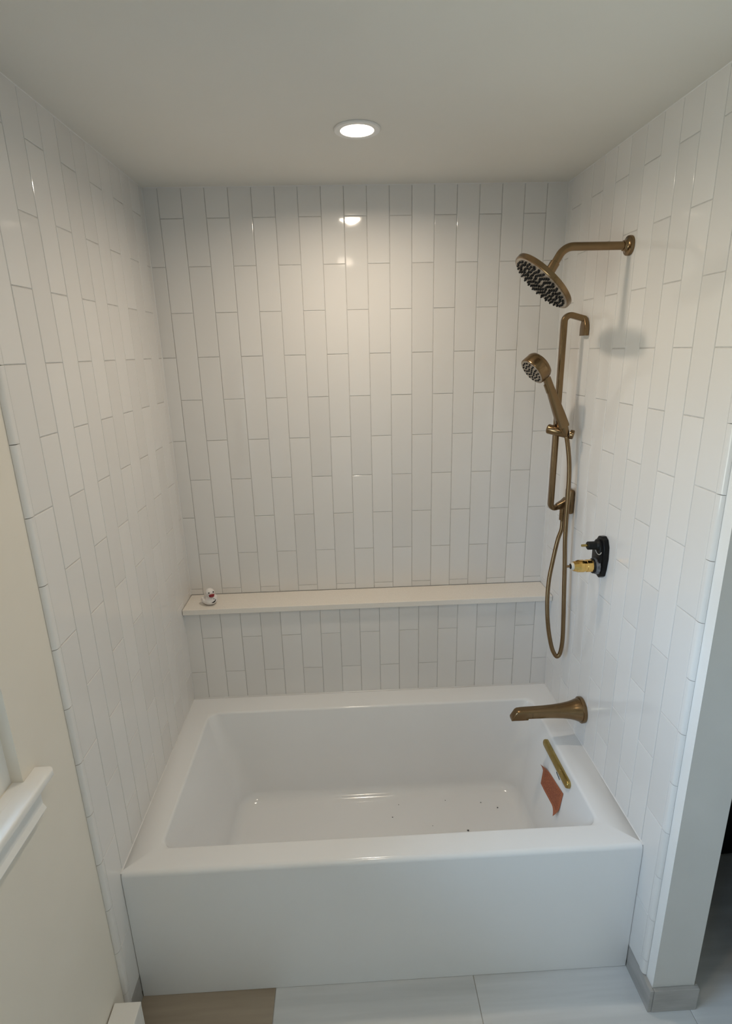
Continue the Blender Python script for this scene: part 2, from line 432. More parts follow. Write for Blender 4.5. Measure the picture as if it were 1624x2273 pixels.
# ------------------------------------------------------------------ rest of the room
bm = bmesh.new()
struct(obj('wall_front', boxbm(-WDEPTH, ROOM_X+.1, ROOM_Y-.1, ROOM_Y, -.02, H+.1), M['paint']))
struct(obj('wall_far_right', boxbm(ROOM_X, ROOM_X+.1, ROOM_Y, .012, -.02, H+.1), M['paint']))
struct(obj('light_block_wall', boxbm(1.80, ROOM_X-.0005, -1.15, -1.04, .0005, H-.0005), M['stub_paint']))  # unseen wall, added to keep light off the floor past the stub wall
struct(obj('ceiling', boxbm(-WDEPTH, ROOM_X+.1, ROOM_Y-.1, .13, H, H+.12), M['ceiling']))
fl = struct(obj('floor', boxbm(-WDEPTH, ROOM_X+.1, ROOM_Y-.1, .13, -.06, -.0025), M['grout']))
ft = bpy.data.meshes
def floor_tile(x0, x1, y0, y1):
    key = ('f', round(x1-x0, 3), round(y1-y0, 3))
    if key not in tile_cache:
        a, c = (x1-x0)/2-.0011, (y1-y0)/2-.0011
        bm = bmesh.new(); rings = []
        for ins, z in ((0, -.0022), (0, -.0006), (.0006, 0)):
            rings.append([bm.verts.new(p) for p in ((-a+ins, -c+ins, z), (a-ins, -c+ins, z), (a-ins, c-ins, z), (-a+ins, c-ins, z))])
        for r0, r1 in zip(rings, rings[1:]):
            for i in range(4): bm.faces.new((r0[i], r0[(i+1) % 4], r1[(i+1) % 4], r1[i]))
        bm.faces.new(rings[-1]); bmesh.ops.recalc_face_normals(bm, faces=bm.faces)
        if bm.faces[-1].normal.z < 0: bmesh.ops.reverse_faces(bm, faces=bm.faces)
        me = bpy.data.meshes.new('floor_tile'); bm.to_mesh(me); bm.free(); me.materials.append(M['floor'])
        tile_cache[key] = me
    return link('floor_tile', tile_cache[key], None, fl, ((x0+x1)/2, (y0+y1)/2, 0))
yy = [-.576 - .604*i for i in range(5)]
for ya in yy:
    for i in range(-1, 4):
        x0 = .398 + .604*i - (0 if True else 0)
        x1 = x0 + .604
        x0, x1 = max(x0, -.010), min(x1, ROOM_X)
        ftile = floor_tile(x0, x1, max(ya-.604, ROOM_Y), ya)
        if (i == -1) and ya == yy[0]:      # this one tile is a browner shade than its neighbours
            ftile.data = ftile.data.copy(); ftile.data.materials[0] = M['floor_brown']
for i in (1, 2, 3):
    x0 = .398 + .604*i
    floor_tile(max(x0, STX+.0), min(x0+.604, ROOM_X), -.576, 0.0)

# tile baseboards
def skirting(name, x0, x1, y0, y1): return struct(obj(name, boxbm(x0, x1, y0, y1, 0.0002, .084, bev=.0015), M['floor_base']))
skirting('baseboard_left', -.010, .0005, -1.062, TD-.002)
skirting('baseboard_right', W-.001, RX-.0003, END-.0105, TD-.002)
skirting('baseboard_end', RX+.0002, STX+.010, END-.0115, END-.0003)
skirting('baseboard_side', STX+.0003, STX+.010, END, -.60)

# ------------------------------------------------------------------ window in the left wall
def window(name, y0, y1, wz):
    wf = bmesh.new()
    for a in ((y0, y0+.05, wz, WZ1), (y1-.05, y1, wz, WZ1), (y0+.05, y1-.05, wz, wz+.05), (y0+.05, y1-.05, WZ1-.05, WZ1)): box(wf, -.070, -.034, *a)
    wn = struct(obj(name, wf, M['trim_white']))
    obj('meeting_rail', boxbm(-.066, -.036, y0+.0503, y1-.0503, wz+.47, wz+.505), M['trim_white'], wn)
    for z0, z1 in ((wz+.0503, wz+.4697), (wz+.5053, WZ1-.0503)):
        obj('pane', boxbm(-.056, -.052, y0+.0503, y1-.0503, z0, z1), M['glass'], wn)
    # stool (sill board) and apron moulding; the stool's horns run past the opening, its board fills the opening
    sb = bmesh.new(); box(sb, LX+.0003, .030, y0-.042, y1+.042, wz-.020, wz+.001)
    bmesh.ops.bevel(sb, geom=[e_ for e_ in sb.edges if min(v.co.x for v in e_.verts) > .02], offset=.008, segments=4, profile=.5, affect='EDGES')
    obj('window_sill', sb, M['trim_white'], wn, smooth=True)
    obj('sill_board', boxbm(-.0310, LX+.0003, y0+.0003, y1-.0003, wz+.0003, wz+.0012), M['trim_white'], wn)
    ap = bmesh.new()
    prof = [(LX+.0003, wz-.095), (.004, wz-.095), (.010, wz-.085), (.004, wz-.073), (.004, wz-.045), (.012, wz-.035), (.018, wz-.0203), (LX+.0003, wz-.0203)]
    rings = [[ap.verts.new((x, y, z)) for x, z in prof] for y in (y0-.02, y1+.022)]
    for i in range(len(prof)): ap.faces.new((rings[0][i], rings[0][(i+1) % len(prof)], rings[1][(i+1) % len(prof)], rings[1][i]))
    ap.faces.new(rings[0]); ap.faces.new(rings[1][::-1])
    obj('sill_apron', ap, M['trim_white'], wn)
window('window_1', WY0, WY1, WZ0)
window('added_fill_window', VY0, VY1, VZ0)  # added out of view to brighten the tub front and floor

# ------------------------------------------------------------------ bathtub
def ring_pts(x0, x1, y0, y1, r, n=6):
    o = []
    for cx, cy, s in ((x1-r, y1-r, 0), (x0+r, y1-r, 1), (x0+r, y0+r, 2), (x1-r, y0+r, 3)):
        for i in range(n+1):
            th = (s+i/n)*math.pi/2
            o.append((cx+r*math.cos(th), cy+r*math.sin(th)))
    return o
bm = bmesh.new(); rings = []
def ring(x0, x1, y0, y1, r, z): rings.append([bm.verts.new((x, y, z)) for x, y in ring_pts(x0, x1, y0, y1, r)])
TX0, TX1, TY1 = .0012, W-.0012, -S-.0035
RO = .014
ring(TX0, TX1, TD, TY1, .0005, .001)
ring(TX0, TX1, TD, TY1, .0005, TZ-RO)
for i in range(1, 6):
    th = math.pi/2*i/5
    d = RO*(1-math.cos(th))
    ring(TX0+d*.03, TX1-d*.03, TD+d, TY1-d*.03, .0008, TZ-RO+RO*math.sin(th))
bx0, bx1, by0, by1 = .088, 1.385, -.850, -.232
RI = .009
for i in range(0, 5):
    th = math.pi/2*i/4
    d = RI*math.sin(th); z = TZ-RI*(1-math.cos(th))
    ring(bx0-RI+d, bx1+RI-d, by0-RI+d, by1+RI-d, .022+.004*i, z)
# basin walls, then a wide fillet to the floor
def lerp(a, c, s): return a+(c-a)*s
TOP = (bx0, bx1, by0, by1); BOT = (.190, 1.322, -.795, -.290)
for i in range(1, 9):
    s = i/8; z = lerp(TZ-RI, .150, s)
    q = [lerp(a, c, s) for a, c in zip(TOP, BOT)]
    ring(*q, lerp(.038, .085, s), z)
for i in range(1, 7):
    th = math.pi/2*i/6; d = .05*(1-math.cos(th)); z = .150-.05*math.sin(th)
    ring(BOT[0]+d*.9+.006*i/6, BOT[1]-d*.7, BOT[2]+d, BOT[3]-d, .085-.03*i/6, z)
ring(.30, 1.20, -.70, -.40, .05, .096)
for r0, r1 in zip(rings, rings[1:]):
    k = len(r0)
    for i in range(k): bm.faces.new((r0[i], r0[(i+1) % k], r1[(i+1) % k], r1[i]))
bm.faces.new(rings[-1])
tub = obj('bathtub', bm, M['acrylic'], smooth=True, angle=50)
tag(tub, 'white alcove bathtub with flat front apron between the tiled walls', 'bathtub')
# basin wall at the drain end: x = BX(z)
def BX(z): return lerp(bx1, BOT[1], ((TZ-RI)-z)/((TZ-RI)-.150))
nrm = Vector((-1, 0, (bx1-BOT[1])/((TZ-RI)-.150))).normalized()          # into the basin
def on_wall(y, z, off=0.0):
    p = Vector((BX(z), y, z)); return p + nrm*off
# linear overflow cover
bm = bmesh.new(); prs = []; pts = []
L = .230; hw_ = .0138; yc, zc = -.551, .4345
upv = Vector((0, 1, 0)).cross(nrm).normalized()
if upv.z < 0: upv = -upv
n_ = 14; outline = []
for k in range(2*n_):
    th = math.pi*(k % n_)/(n_-1) + (0 if k < n_ else math.pi) - math.pi/2
    sgn = 1 if k < n_ else -1
    outline.append((sgn*(L/2-hw_)+hw_*math.cos(th), hw_*math.sin(th)))
rr = []
for sc_, off in ((1, .0006), (1, .008), (.93, .0115), (.75, .0135), (.4, .0145)):
    rr.append([bm.verts.new(on_wall(yc, zc, off) + Vector((0, 1, 0))*(u*(1-(1-sc_)*.12)) + upv*(v*sc_)) for u, v in outline])
for r0, r1 in zip(rr, rr[1:]):
    k = len(r0)
    for i in range(k): bm.faces.new((r0[i], r0[(i+1) % k], r1[(i+1) % k], r1[i]))
bm.faces.new(rr[0]); bm.faces.new(rr[-1])
oc = obj('overflow_cover', bm, M['brass_antique'], tub, smooth=True); oc['label'] = 'slim rounded brass overflow cover'
# small dark print below it
bm = bmesh.new()
pa, pb = Vector((0, -.561, .404)), Vector((0, -.593, .400))
vv = []
for off in (.0003, .0008):
    for (y, z) in ((pa.y, pa.z+.0018), (pa.y, pa.z-.0018), (pb.y, pb.z-.0018), (pb.y, pb.z+.0018)): vv.append(bm.verts.new(on_wall(y, z, off)))
bm.faces.new(vv[4:8])
for i in range(4): bm.faces.new((vv[i], vv[(i+1) % 4], vv[4+(i+1) % 4], vv[4+i]))
mk = obj('printed_mark', bm, M['black'], tub); mk['label'] = 'short dark printed dash'

# ------------------------------------------------------------------ orange label stuck to the basin wall
bm = bmesh.new(); uvl = bm.loops.layers.uv.new('UVMap'); N1, N2 = 14, 10
c00, c10, c01, c11 = (-.490, .291), (-.652, .300), (-.476, .362), (-.640, .384)    # (y,z): u along -y, v up
grid = []
for layer in (0, 1):
    g_ = []
    for j in range(N2+1):
        row = []
        for i in range(N1+1):
            u, v = i/N1, j/N2
            y = lerp(lerp(c00[0], c10[0], u), lerp(c01[0], c11[0], u), v); z = lerp(lerp(c00[1], c10[1], u), lerp(c01[1], c11[1], u), v)
            # two opposite corners curl off the wall
            d0 = max(0, (.34-(u+ (1-v)))/.34); d1 = max(0, (.34-((1-u)+v))/.34)
            lift = .0012 + .016*d0**1.5 + .018*d1**1.5 + .0006*math.sin(u*7+v*3)
            row.append(bm.verts.new(on_wall(y, z, lift + .0004*layer)))
        g_.append(row)
    grid.append(g_)
for layer, g_ in enumerate(grid):
    for j in range(N2):
        for i in range(N1):
            f = bm.faces.new((g_[j][i], g_[j][i+1], g_[j+1][i+1], g_[j+1][i]))
            for lp, (u, v) in zip(f.loops, ((i, j), (i+1, j), (i+1, j+1), (i, j+1))): lp[uvl].uv = (u/N1, v/N2)
per = [(0, i) for i in range(N1)] + [(j, N1) for j in range(N2)] + [(N2, N1-i) for i in range(N1)] + [(N2-j, 0) for j in range(N2)]
for k in range(len(per)):
    a, c = per[k], per[(k+1) % len(per)]
    bm.faces.new((grid[0][a[0]][a[1]], grid[0][c[0]][c[1]], grid[1][c[0]][c[1]], grid[1][a[0]][a[1]]))
st = obj('paper_sticker', bm, M['sticker'], smooth=True)
tag(st, 'orange printed paper sticker with curled corners on the tub end wall', 'sticker')

# crumbs on the tub floor
bm = bmesh.new()
for x, y, s in ((.80, -.42, .0022), (.83, -.36, .0016), (.86, -.55, .003), (1.08, -.50, .0035), (1.095, -.515, .002), (1.16, -.37, .002), (1.22, -.40, .0025), (1.02, -.35, .0016), (.95, -.47, .0014), (1.13, -.33, .0015)):
    mtx = Matrix.Translation((x, y, .0995+s*.2)) @ Matrix.Diagonal((s*1.4, s, s*.6, 1))
    bmesh.ops.create_icosphere(bm, subdivisions=1, radius=1, matrix=mtx)
cr = obj('grit_crumbs', bm, M['grey_seal']); cr['kind'] = 'stuff'
tag(cr, 'dark crumbs of grit scattered on the white tub floor', 'debris')

# ------------------------------------------------------------------ ledge shelf and duck
bm = boxbm(.0015, W-.0015, -.1445, -.0006, SH0, SH1, bev=.0015)
tag(obj('ledge_shelf', bm, M['stone']), 'long white stone ledge shelf across the tiled back wall', 'shelf')

def remeshed(bm, voxel, smooth_it):
    me = bpy.data.meshes.new('tmp'); bm.to_mesh(me); bm.free()
    o = bpy.data.objects.new('tmp', me); C.objects.link(o)
    r = o.modifiers.new('r', 'REMESH'); r.mode = 'VOXEL'; r.voxel_size = voxel
    s = o.modifiers.new('s', 'SMOOTH'); s.iterations = smooth_it; s.factor = .5
    dg = bpy.context.evaluated_depsgraph_get(); dg.update()
    me2 = bpy.data.meshes.new_from_object(o.evaluated_get(dg))
    bpy.data.objects.remove(o); bpy.data.meshes.remove(me)
    for p in me2.polygons: p.use_smooth = True
    return me2
def ell(bm, c, r, rot=None, sub=3):
    mtx = Matrix.Translation(c) @ (rot.to_4x4() if rot else Matrix.Identity(4)) @ Matrix.Diagonal((*r, 1))
    bmesh.ops.create_icosphere(bm, subdivisions=sub, radius=1, matrix=mtx)
DX, DY = .0985, -.088
duck = thing('rubber_duck', 'small white rubber duck with a red beak sitting on the ledge shelf', 'duck', (DX, DY, SH1+.0002))
DR = Matrix.Rotation(math.radians(-58), 3, 'Z')      # local +x is the duck's front
def dl(p): return DR @ Vector(p)
bm = bmesh.new()                                     # local: x forward, y left, z up
ell(bm, dl((0, 0, .017)), (.034, .029, .0185), DR)
ell(bm, dl((-.002, 0, .012)), (.031, .027, .0115), DR)
ell(bm, dl((.010, 0, .026)), (.022, .022, .017), DR)
ell(bm, dl((-.030, 0, .026)), (.012, .012, .008), DR @ Matrix.Rotation(math.radians(35), 3, 'Y'))
ell(bm, dl((.010, 0, .051)), (.0195, .0185, .0185), DR)
ell(bm, dl((-.006, .025, .021)), (.019, .007, .011), DR)
ell(bm, dl((-.006, -.025, .021)), (.019, .007, .011), DR)
bot = [v for v in bm.verts if v.co.z < .0]
for v in bm.verts:
    if v.co.z < .0008: v.co.z = .0008
me = remeshed(bm, .0016, 6)
body = link('body', me, M['duck'], duck)
bm = bmesh.new()
ell(bm, dl((.0305, 0, .0485)), (.0085, .0125, .0030), DR @ Matrix.Rotation(math.radians(-14), 3, 'Y'))
ell(bm, dl((.0300, 0, .0435)), (.0075, .0110, .0030), DR @ Matrix.Rotation(math.radians(16), 3, 'Y'))
ell(bm, dl((.0270, 0, .0460)), (.0050, .0100, .0040), DR)
bk = link('beak', remeshed(bm, .0011, 3), M['duck_red'], duck); bk['label'] = 'open dark red beak'
for s in (-1, 1):
    bm = bmesh.new(); ell(bm, dl((.0268, s*.0088, .0575)), (.0026, .0026, .0029), DR, 2)
    e_ = obj('eye', bm, M['black'], duck, smooth=True); e_['label'] = 'small black eye'
# black curved mark and dot on the right-hand breast side
def on_body(az, z):                                  # approximate body surface, az in duck frame
    k = math.sqrt(max(0, 1-((z-.017)/.0185)**2))
    return dl((.0335*k*math.cos(az), .0288*k*math.sin(az), z))
bm = bmesh.new(); pts = []
for i in range(9):
    s = i/8; az = lerp(-.10, .62, s); z = .0165 + .0085*s*s
    p = on_body(az, z); p += Vector((p.x, p.y, 0)).normalized()*.0016; pts.append(p)
tube(bm, pts, [.0005+.0019*math.sin(math.pi*min(1, .1+.9*i/8)) for i in range(9)], 8)
mk = obj('painted_stroke', bm, M['black'], duck, smooth=True); mk['label'] = 'curved black stroke'
bm = bmesh.new(); p = on_body(.30, .0290); ell(bm, p + Vector((p.x, p.y, 0)).normalized()*.0050, (.0022, .0022, .0022), None, 2)
obj('painted_dot', bm, M['grey_seal'], duck, smooth=True)['label'] = 'small grey dot'

# ------------------------------------------------------------------ ceiling lights
def ceiling_light(x, y, label, watts, glow='lens'):
    t = thing('ceiling_light', label, 'ceiling light', (x, y, H))
    bm = bmesh.new(); n_ = 48; R0, R1 = .0605, .0438
    prof = [(R0, -.0003), (R0, -.0030), (R0-.002, -.0052), (R1+.002, -.0058), (R1, -.0050), (R1, -.0003)]
    rings = [[bm.verts.new((r*math.cos(2*math.pi*i/n_), r*math.sin(2*math.pi*i/n_), z)) for i in range(n_)] for r, z in prof]
    for a, c in zip(rings, rings[1:]+rings[:1]):
        for i in range(n_): bm.faces.new((a[i], a[(i+1) % n_], c[(i+1) % n_], c[i]))
    obj('trim_ring', bm, M['trim_white'], t, smooth=True)
    bm = bmesh.new(); lathe(bm, (0, 0, -.0004), (0, 0, -1), [(0, .0434), (.0040, .0434), (.0048, .042), (.0050, 0)], 48)
    lens = obj('diffuser', bm, M[glow], t); lens['label'] = 'glowing round diffuser'
    ld = bpy.data.lights.new('lamp', 'AREA'); ld.shape = 'DISK'; ld.size = .086; ld.energy = watts; ld.color = LAMP_COLOR; ld.spread = math.radians(165)
    lo = bpy.data.objects.new('lamp', ld); C.objects.link(lo); lo.parent = t; lo.location = (0, 0, -.0065)
    return t
ceiling_light(.7225, -.500, 'round flush ceiling light glowing above the bathtub', LAMP_WATTS)
ceiling_light(.72, -1.62, 'round flush ceiling light nearer the camera, outside the alcove', LAMP2_WATTS, 'lens_dim')

# ------------------------------------------------------------------ rain shower head on its wall arm
YA, ZA = -.490, 2.118
head = thing('rain_shower', 'bronze round rain shower head on a bent wall arm', 'shower head', (W-.0009, YA, ZA))
def P(o): return reparent(o, head)
bm = bmesh.new(); lathe(bm, (W-.0008, YA, ZA), (-1, 0, 0), [(0, .0265), (.006, .0265), (.0085, .0255), (.0095, .0215), (.0115, .017), (.015, .0145), (.020, .0140), (.0205, .0118)], 40)
P(obj('wall_flange', bm, M['bronze'], smooth=True))
dn = Vector((-.020, 0, -.034)).normalized()
end = Vector((1.257, YA, 2.056))
path = arc_path([(1.462, YA, ZA), Vector((1.300, YA, ZA)), end], .042, 10)
# bend point chosen where the two axes meet
mt = Vector((1.2935, YA, ZA)); dn = (end - mt).normalized()
path = arc_path([(1.462, YA, ZA), mt, end], .045, 10)
bm = bmesh.new(); tube(bm, path, .0112, 24); P(obj('arm', bm, M['bronze'], smooth=True))
bm = bmesh.new(); lathe(bm, end - dn*.026, dn, [(0, .0118), (.001, .0136), (.030, .0140), (.031, .0128)], 28); P(obj('collar', bm, M['bronze'], smooth=True))
bm = bmesh.new(); lathe(bm, end + dn*.0052, dn, [(0, .010), (.004, .0100)], 24); P(obj('seal_ring', bm, M['black'], smooth=True))
hn = Vector((-.685, .035, -.728)).normalized()       # spray direction
hc = Vector((1.2330, YA, 2.0235))                   # centre of the face
bm = bmesh.new(); lathe(bm, hc - hn*.0400, hn, [(0, .0085), (.004, .0115), (.010, .0115), (.0105, .0150), (.018, .0165), (.0235, .0165)], 24)
P(obj('swivel_nut', bm, M['bronze'], smooth=True))
bm = bmesh.new(); lathe(bm, hc - hn*.0180, hn, [(0, .030), (.001, .085), (.0025, .0985), (.004, .1000), (.0155, .1000), (.0175, .0985), (.0180, .0955)], 72)
P(obj('disc', bm, M['bronze'], smooth=True, angle=30))
bm = bmesh.new(); lathe(bm, hc, hn, [(0, .0952), (.0006, .0945), (.0008, 0)], 64); fp = P(obj('spray_face', bm, M['face'], smooth=True)); fp['label'] = 'pale spray face'
bm = bmesh.new(); u_ = hn.orthogonal().normalized(); v_ = hn.cross(u_)
cnt = [(.010, 4), (.022, 9), (.035, 14), (.048, 20), (.061, 26), (.074, 32), (.085, 30)]
for r_, k in cnt:
    for i in range(k):
        th = 2*math.pi*(i+.5*(k % 2))/k
        p = hc + hn*.0006 + (u_*math.cos(th)+v_*math.sin(th))*r_
        lathe(bm, p, hn, [(0, .0036), (.002, .0034), (.0062, .0022)], 7)
nz_ = P(obj('nozzles', bm, M['black'])); nz_['kind'] = 'stuff'; nz_['label'] = 'black rubber spray nozzles'

# ------------------------------------------------------------------ slide bar with wall brackets
YB = -.250; BXX = 1.4015
bar = thing('slide_bar', 'vertical bronze slide bar with a sliding holder on the right tiled wall', 'shower rail', (W-.0009, YB, 1.31))
def P(o): return reparent(o, bar)
pr = rrect(.0095, .0095, .0035, 3)
path = arc_path([(BXX, YB, 1.276+.012), (BXX, YB, 1.9555), (1.4695, YB, 1.9370)], .020, 8)
low = arc_path([(1.470, YB, 1.304), (BXX, YB, 1.285), (BXX, YB, 1.40)], .014, 6)
full = low[:-1] + [Vector((BXX, YB, z)) for z in (1.45, 1.6, 1.8)] + path[1:]
bm = bmesh.new(); sweep(bm, full, [pr]*len(full)); P(obj('rail', bm, M['bronze'], smooth=True, angle=35))
# the arm bends down into a flat plate on the wall, its shoulders widening below the bend
bm = bmesh.new(); rr = []
for hw_y, z, xo in ((.0225, 1.8840, 0), (.0225, 1.9050, 0), (.0212, 1.9160, 0), (.0175, 1.9255, 0), (.0135, 1.9320, .0003), (.0112, 1.9370, .0012), (.0102, 1.9410, .0030), (.0098, 1.9440, .0056), (.0096, 1.9462, .0090)):
    x0_, x1_ = 1.4640 - (.006 if z > 1.938 else 0), W-.0009-xo
    cxm, hx = (x0_+x1_)/2, (x1_-x0_)/2
    rr.append([bm.verts.new((cxm+a, YB+c, z)) for a, c in rrect(hx, hw_y, min(.004, hx*.6), 3)])
for r0, r1 in zip(rr, rr[1:]):
    k = len(r0)
    for i in range(k): bm.faces.new((r0[i], r0[(i+1) % k], r1[(i+1) % k], r1[i]))
bm.faces.new(rr[0]); bm.faces.new(rr[-1])
P(obj('upper_bracket', bm, M['bronze'], smooth=True, angle=50))
bm = boxbm(1.4600, W-.0009, YB-.024, YB+.024, 1.268, 1.358, bev=.007, seg=4); P(obj('lower_bracket', bm, M['bronze'], smooth=True))
bm = bmesh.new(); sweep(bm, [(1.425, YB, 1.293), (1.445, YB, 1.299), (1.462, YB, 1.306)], [rrect(.0105, .0105, .004, 3), rrect(.014, .0150, .005, 3), rrect(.018, .021, .006, 3)])
P(obj('supply_elbow', bm, M['bronze'], smooth=True))
NX = 1.4495
bm = bmesh.new(); lathe(bm, (NX, YB, 1.292), (0, 0, -1), [(0, .0125), (.022, .0125), (.0225, .0115), (.025, .0115), (.0255, .0125), (.050, .0120), (.051, .0085)], 24)
P(obj('hose_outlet', bm, M['bronze'], smooth=True))
# sliding holder
hc0, hc1 = Vector((1.372, -.262, 1.5775)), Vector((1.432, -.292, 1.563))
ax = (hc1-hc0).normalized()
bm = bmesh.new(); lathe(bm, hc0 - ax*.010, ax, [(0, 0), (.0010, .008), (.003, .0140), (.007, .0168), (.066, .0168), (.070, .0150), (.072, .0)], 28)
P(obj('slider', bm, M['bronze'], smooth=True))
bm = bmesh.new(); lathe(bm, hc1 + ax*.001, ax, [(0, .0145), (.003, .0160), (.012, .0160), (.0145, .013), (.0150, 0)], 24)
P(obj('holder_knob', bm, M['bronze'], smooth=True))

# ------------------------------------------------------------------ hand shower
hb = Vector((1.4085, -.292, 1.590)); nk = Vector((1.3440, -.292, 1.742)); hcen = Vector((1.3020, -.294, 1.7850))
hs = thing('hand_shower', 'bronze hand shower resting in the slide bar holder', 'hand shower', hb)
def P(o): return reparent(o, hs)
dirn = (nk-hb).normalized()
bm = bmesh.new(); pts = [hb - dirn*.002, hb + dirn*.002, lerp(hb, nk, .25), lerp(hb, nk, .6), lerp(hb, nk, .85), nk + dirn*.012]
sweep(bm, pts, [rrect(.0160, .0165, .006, 3), rrect(.0172, .0180, .007, 3), rrect(.0165, .0175, .007, 3), rrect(.0140, .0150, .007, 3), rrect(.0125, .0130, .007, 3), rrect(.0115, .0120, .007, 3)])
P(obj('handle', bm, M['bronze'], smooth=True, angle=30))
bm = bmesh.new(); cp = hb - dirn*.0005
lathe(bm, cp, -dirn, [(0, .0150), (.006, .0155), (.022, .0135), (.034, .0095), (.036, .0080)], 24)
cn = P(obj('hose_cone', bm, M['bronze'], smooth=True))
fn = Vector((-.765, -.17, -.62)).normalized()
fc = hcen + fn*.020                                  # centre of the spray face
bm = bmesh.new(); lathe(bm, fc - fn*.050, fn, [(0, 0), (.0006, .020), (.0035, .036), (.008, .0445), (.014, .0480), (.020, .0492), (.0205, .0486), (.046, .0490), (.0490, .0480), (.0500, .0455)], 48)
P(obj('spray_head', bm, M['bronze'], smooth=True, angle=35))
bm = bmesh.new(); lathe(bm, fc, fn, [(0, .0452), (.0006, .0446), (.0008, 0)], 40); P(obj('spray_face', bm, M['face'], smooth=True))['label'] = 'pale spray face'
bm = bmesh.new(); u_ = fn.orthogonal().normalized(); v_ = fn.cross(u_)
for r_, k in ((.0, 1), (.012, 6), (.024, 11), (.036, 16)):
    for i in range(k):
        th = 2*math.pi*i/k + r_*40
        lathe(bm, fc + fn*.0006 + (u_*math.cos(th)+v_*math.sin(th))*r_, fn, [(0, .0034), (.0015, .0032), (.003, .0022)], 8)
nz_ = P(obj('nozzles', bm, M['black'])); nz_['kind'] = 'stuff'; nz_['label'] = 'black rubber spray nozzles'
side = dirn.cross(Vector((0, 1, 0))).normalized()
if side.x > 0: side = -side
bc = lerp(hb, nk, .86) + side*.0125
bm = bmesh.new(); bmr = Matrix((side, Vector((0, 1, 0)), dirn)).transposed().to_4x4(); bmr.translation = bc
box(bm, -.003, .0035, -.006, .006, -.016, .016); bmesh.ops.bevel(bm, geom=bm.edges[:], offset=.002, segments=2, profile=.5, affect='EDGES'); bm.transform(bmr)
P(obj('spray_button', bm, M['bronze'], smooth=True))

# hose: smooth tube with ribs, from the outlet below the bar up to the hand shower
tail = cp - dirn*.036
HP = [(NX, -.250, 1.242), (1.448, -.253, 1.207), (1.433, -.262, 1.167), (1.415, -.277, 1.094), (1.399, -.294, 1.020), (1.393, -.310, .936), (1.397, -.325, .851), (1.409, -.335, .781), (1.420, -.340, .748),
      (1.433, -.342, .732), (1.444, -.342, .748), (1.4495, -.340, .801), (1.448, -.335, .891), (1.446, -.325, .995), (1.444, -.316, 1.098), (1.440, -.311, 1.182), (1.440, -.306, 1.265), (1.441, -.301, 1.363), (1.440, -.296, 1.443), (1.433, -.293, 1.505), tuple(tail)]
cp_ = catmull(HP, 16); rad = []
fine = []
for a, c in zip(cp_, cp_[1:]):
    k = max(1, int((c-a).length/.0011))
    for j in range(k): fine.append(a.lerp(c, j/k))
fine.append(cp_[-1])
for i in range(len(fine)): rad.append(.0078 if i % 3 else .0073)
bm = bmesh.new(); tube(bm, fine, rad, 14)
tag(obj('shower_hose', bm, M['bronze'], smooth=True, angle=80), 'bronze ribbed shower hose hanging in a long loop below the slide bar', 'hose')

# ------------------------------------------------------------------ rough valve without its cover
YV = -.530
vl = thing('shower_valve', 'uncovered black shower valve with a brass cartridge on the right wall', 'valve', (W-.0009, YV, 1.205))
def P(o): return reparent(o, vl)
def plate(outline, x0, x1, bev):
    bm = bmesh.new()
    a = [bm.verts.new((x0, y, z)) for y, z in outline]; c = [bm.verts.new((x1, y, z)) for y, z in outline]
    k = len(a)
    for i in range(k): bm.faces.new((a[i], a[(i+1) % k], c[(i+1) % k], c[i]))
    bm.faces.new(a[::-1]); f = bm.faces.new(c)
    bmesh.ops.bevel(bm, geom=list(f.edges), offset=bev, segments=3, profile=.5, affect='EDGES')
    return bm
ol = [(-.510, 1.268), (-.530, 1.272), (-.545, 1.265), (-.556, 1.243), (-.559, 1.205), (-.553, 1.165), (-.547, 1.143), (-.535, 1.134), (-.518, 1.138), (-.503, 1.155), (-.494, 1.185), (-.492, 1.225), (-.499, 1.255)]
P(obj('back_plate', plate(ol, W-.0009, 1.462, .004), M['black_gloss'], smooth=True, angle=35))
ol2 = [(lerp(-.526, y, .84), lerp(1.205, z, .84)) for y, z in ol]
P(obj('front_plate', plate(ol2, 1.463, 1.452, .003), M['black_gloss'], smooth=True, angle=35))
bm = bmesh.new(); lathe(bm, (1.452, YV, 1.243), (-1, 0, 0), [(0, .0175), (.004, .0155), (.006, .0132), (.030, .0132), (.032, .0115)], 24)
P(obj('diverter_post', bm, M['black'], smooth=True))
bm = bmesh.new(); lathe(bm, (1.421, YV, 1.244), (-1, 0, 0), [(0, .0042), (.019, .0040), (.020, .003)], 14)
P(obj('diverter_pin', bm, M['brass_antique'], smooth=True))
bm = bmesh.new(); lathe(bm, (1.458, YV, 1.1735), (-1, 0, 0), [(0, .0275), (.008, .0265), (.012, .0245)], 28); P(obj('sealant_ring', bm, M['grey_seal'], smooth=True))
bm = bmesh.new(); lathe(bm, (1.4465, YV, 1.1735), (-1, 0, 0), [(0, .0240), (.004, .0245), (.006, .0225)], 28); P(obj('retaining_ring', bm, M['black'], smooth=True))
bm = bmesh.new(); lathe(bm, (1.441, YV, 1.1740), (-1, 0, 0), [(0, .0205), (.018, .0205), (.0195, .0190), (.027, .0190), (.0285, .0205), (.046, .0200), (.056, .0165), (.061, .0155)], 12)
P(obj('cartridge', bm, M['brass_bright'], smooth=True, angle=25))['label'] = 'shiny brass cartridge'
bm = bmesh.new(); lathe(bm, (1.3805, YV, 1.1745), (-1, 0, 0), [(0, .0130), (.003, .0130), (.008, .0090)], 20); P(obj('nylon_collar', bm, M['nylon'], smooth=True))
bm = bmesh.new(); lathe(bm, (1.3730, YV, 1.1745), (-1, 0, 0), [(0, .0085), (.002, .0088), (.003, .0070)], 20); P(obj('stem_ring', bm, M['black'], smooth=True))
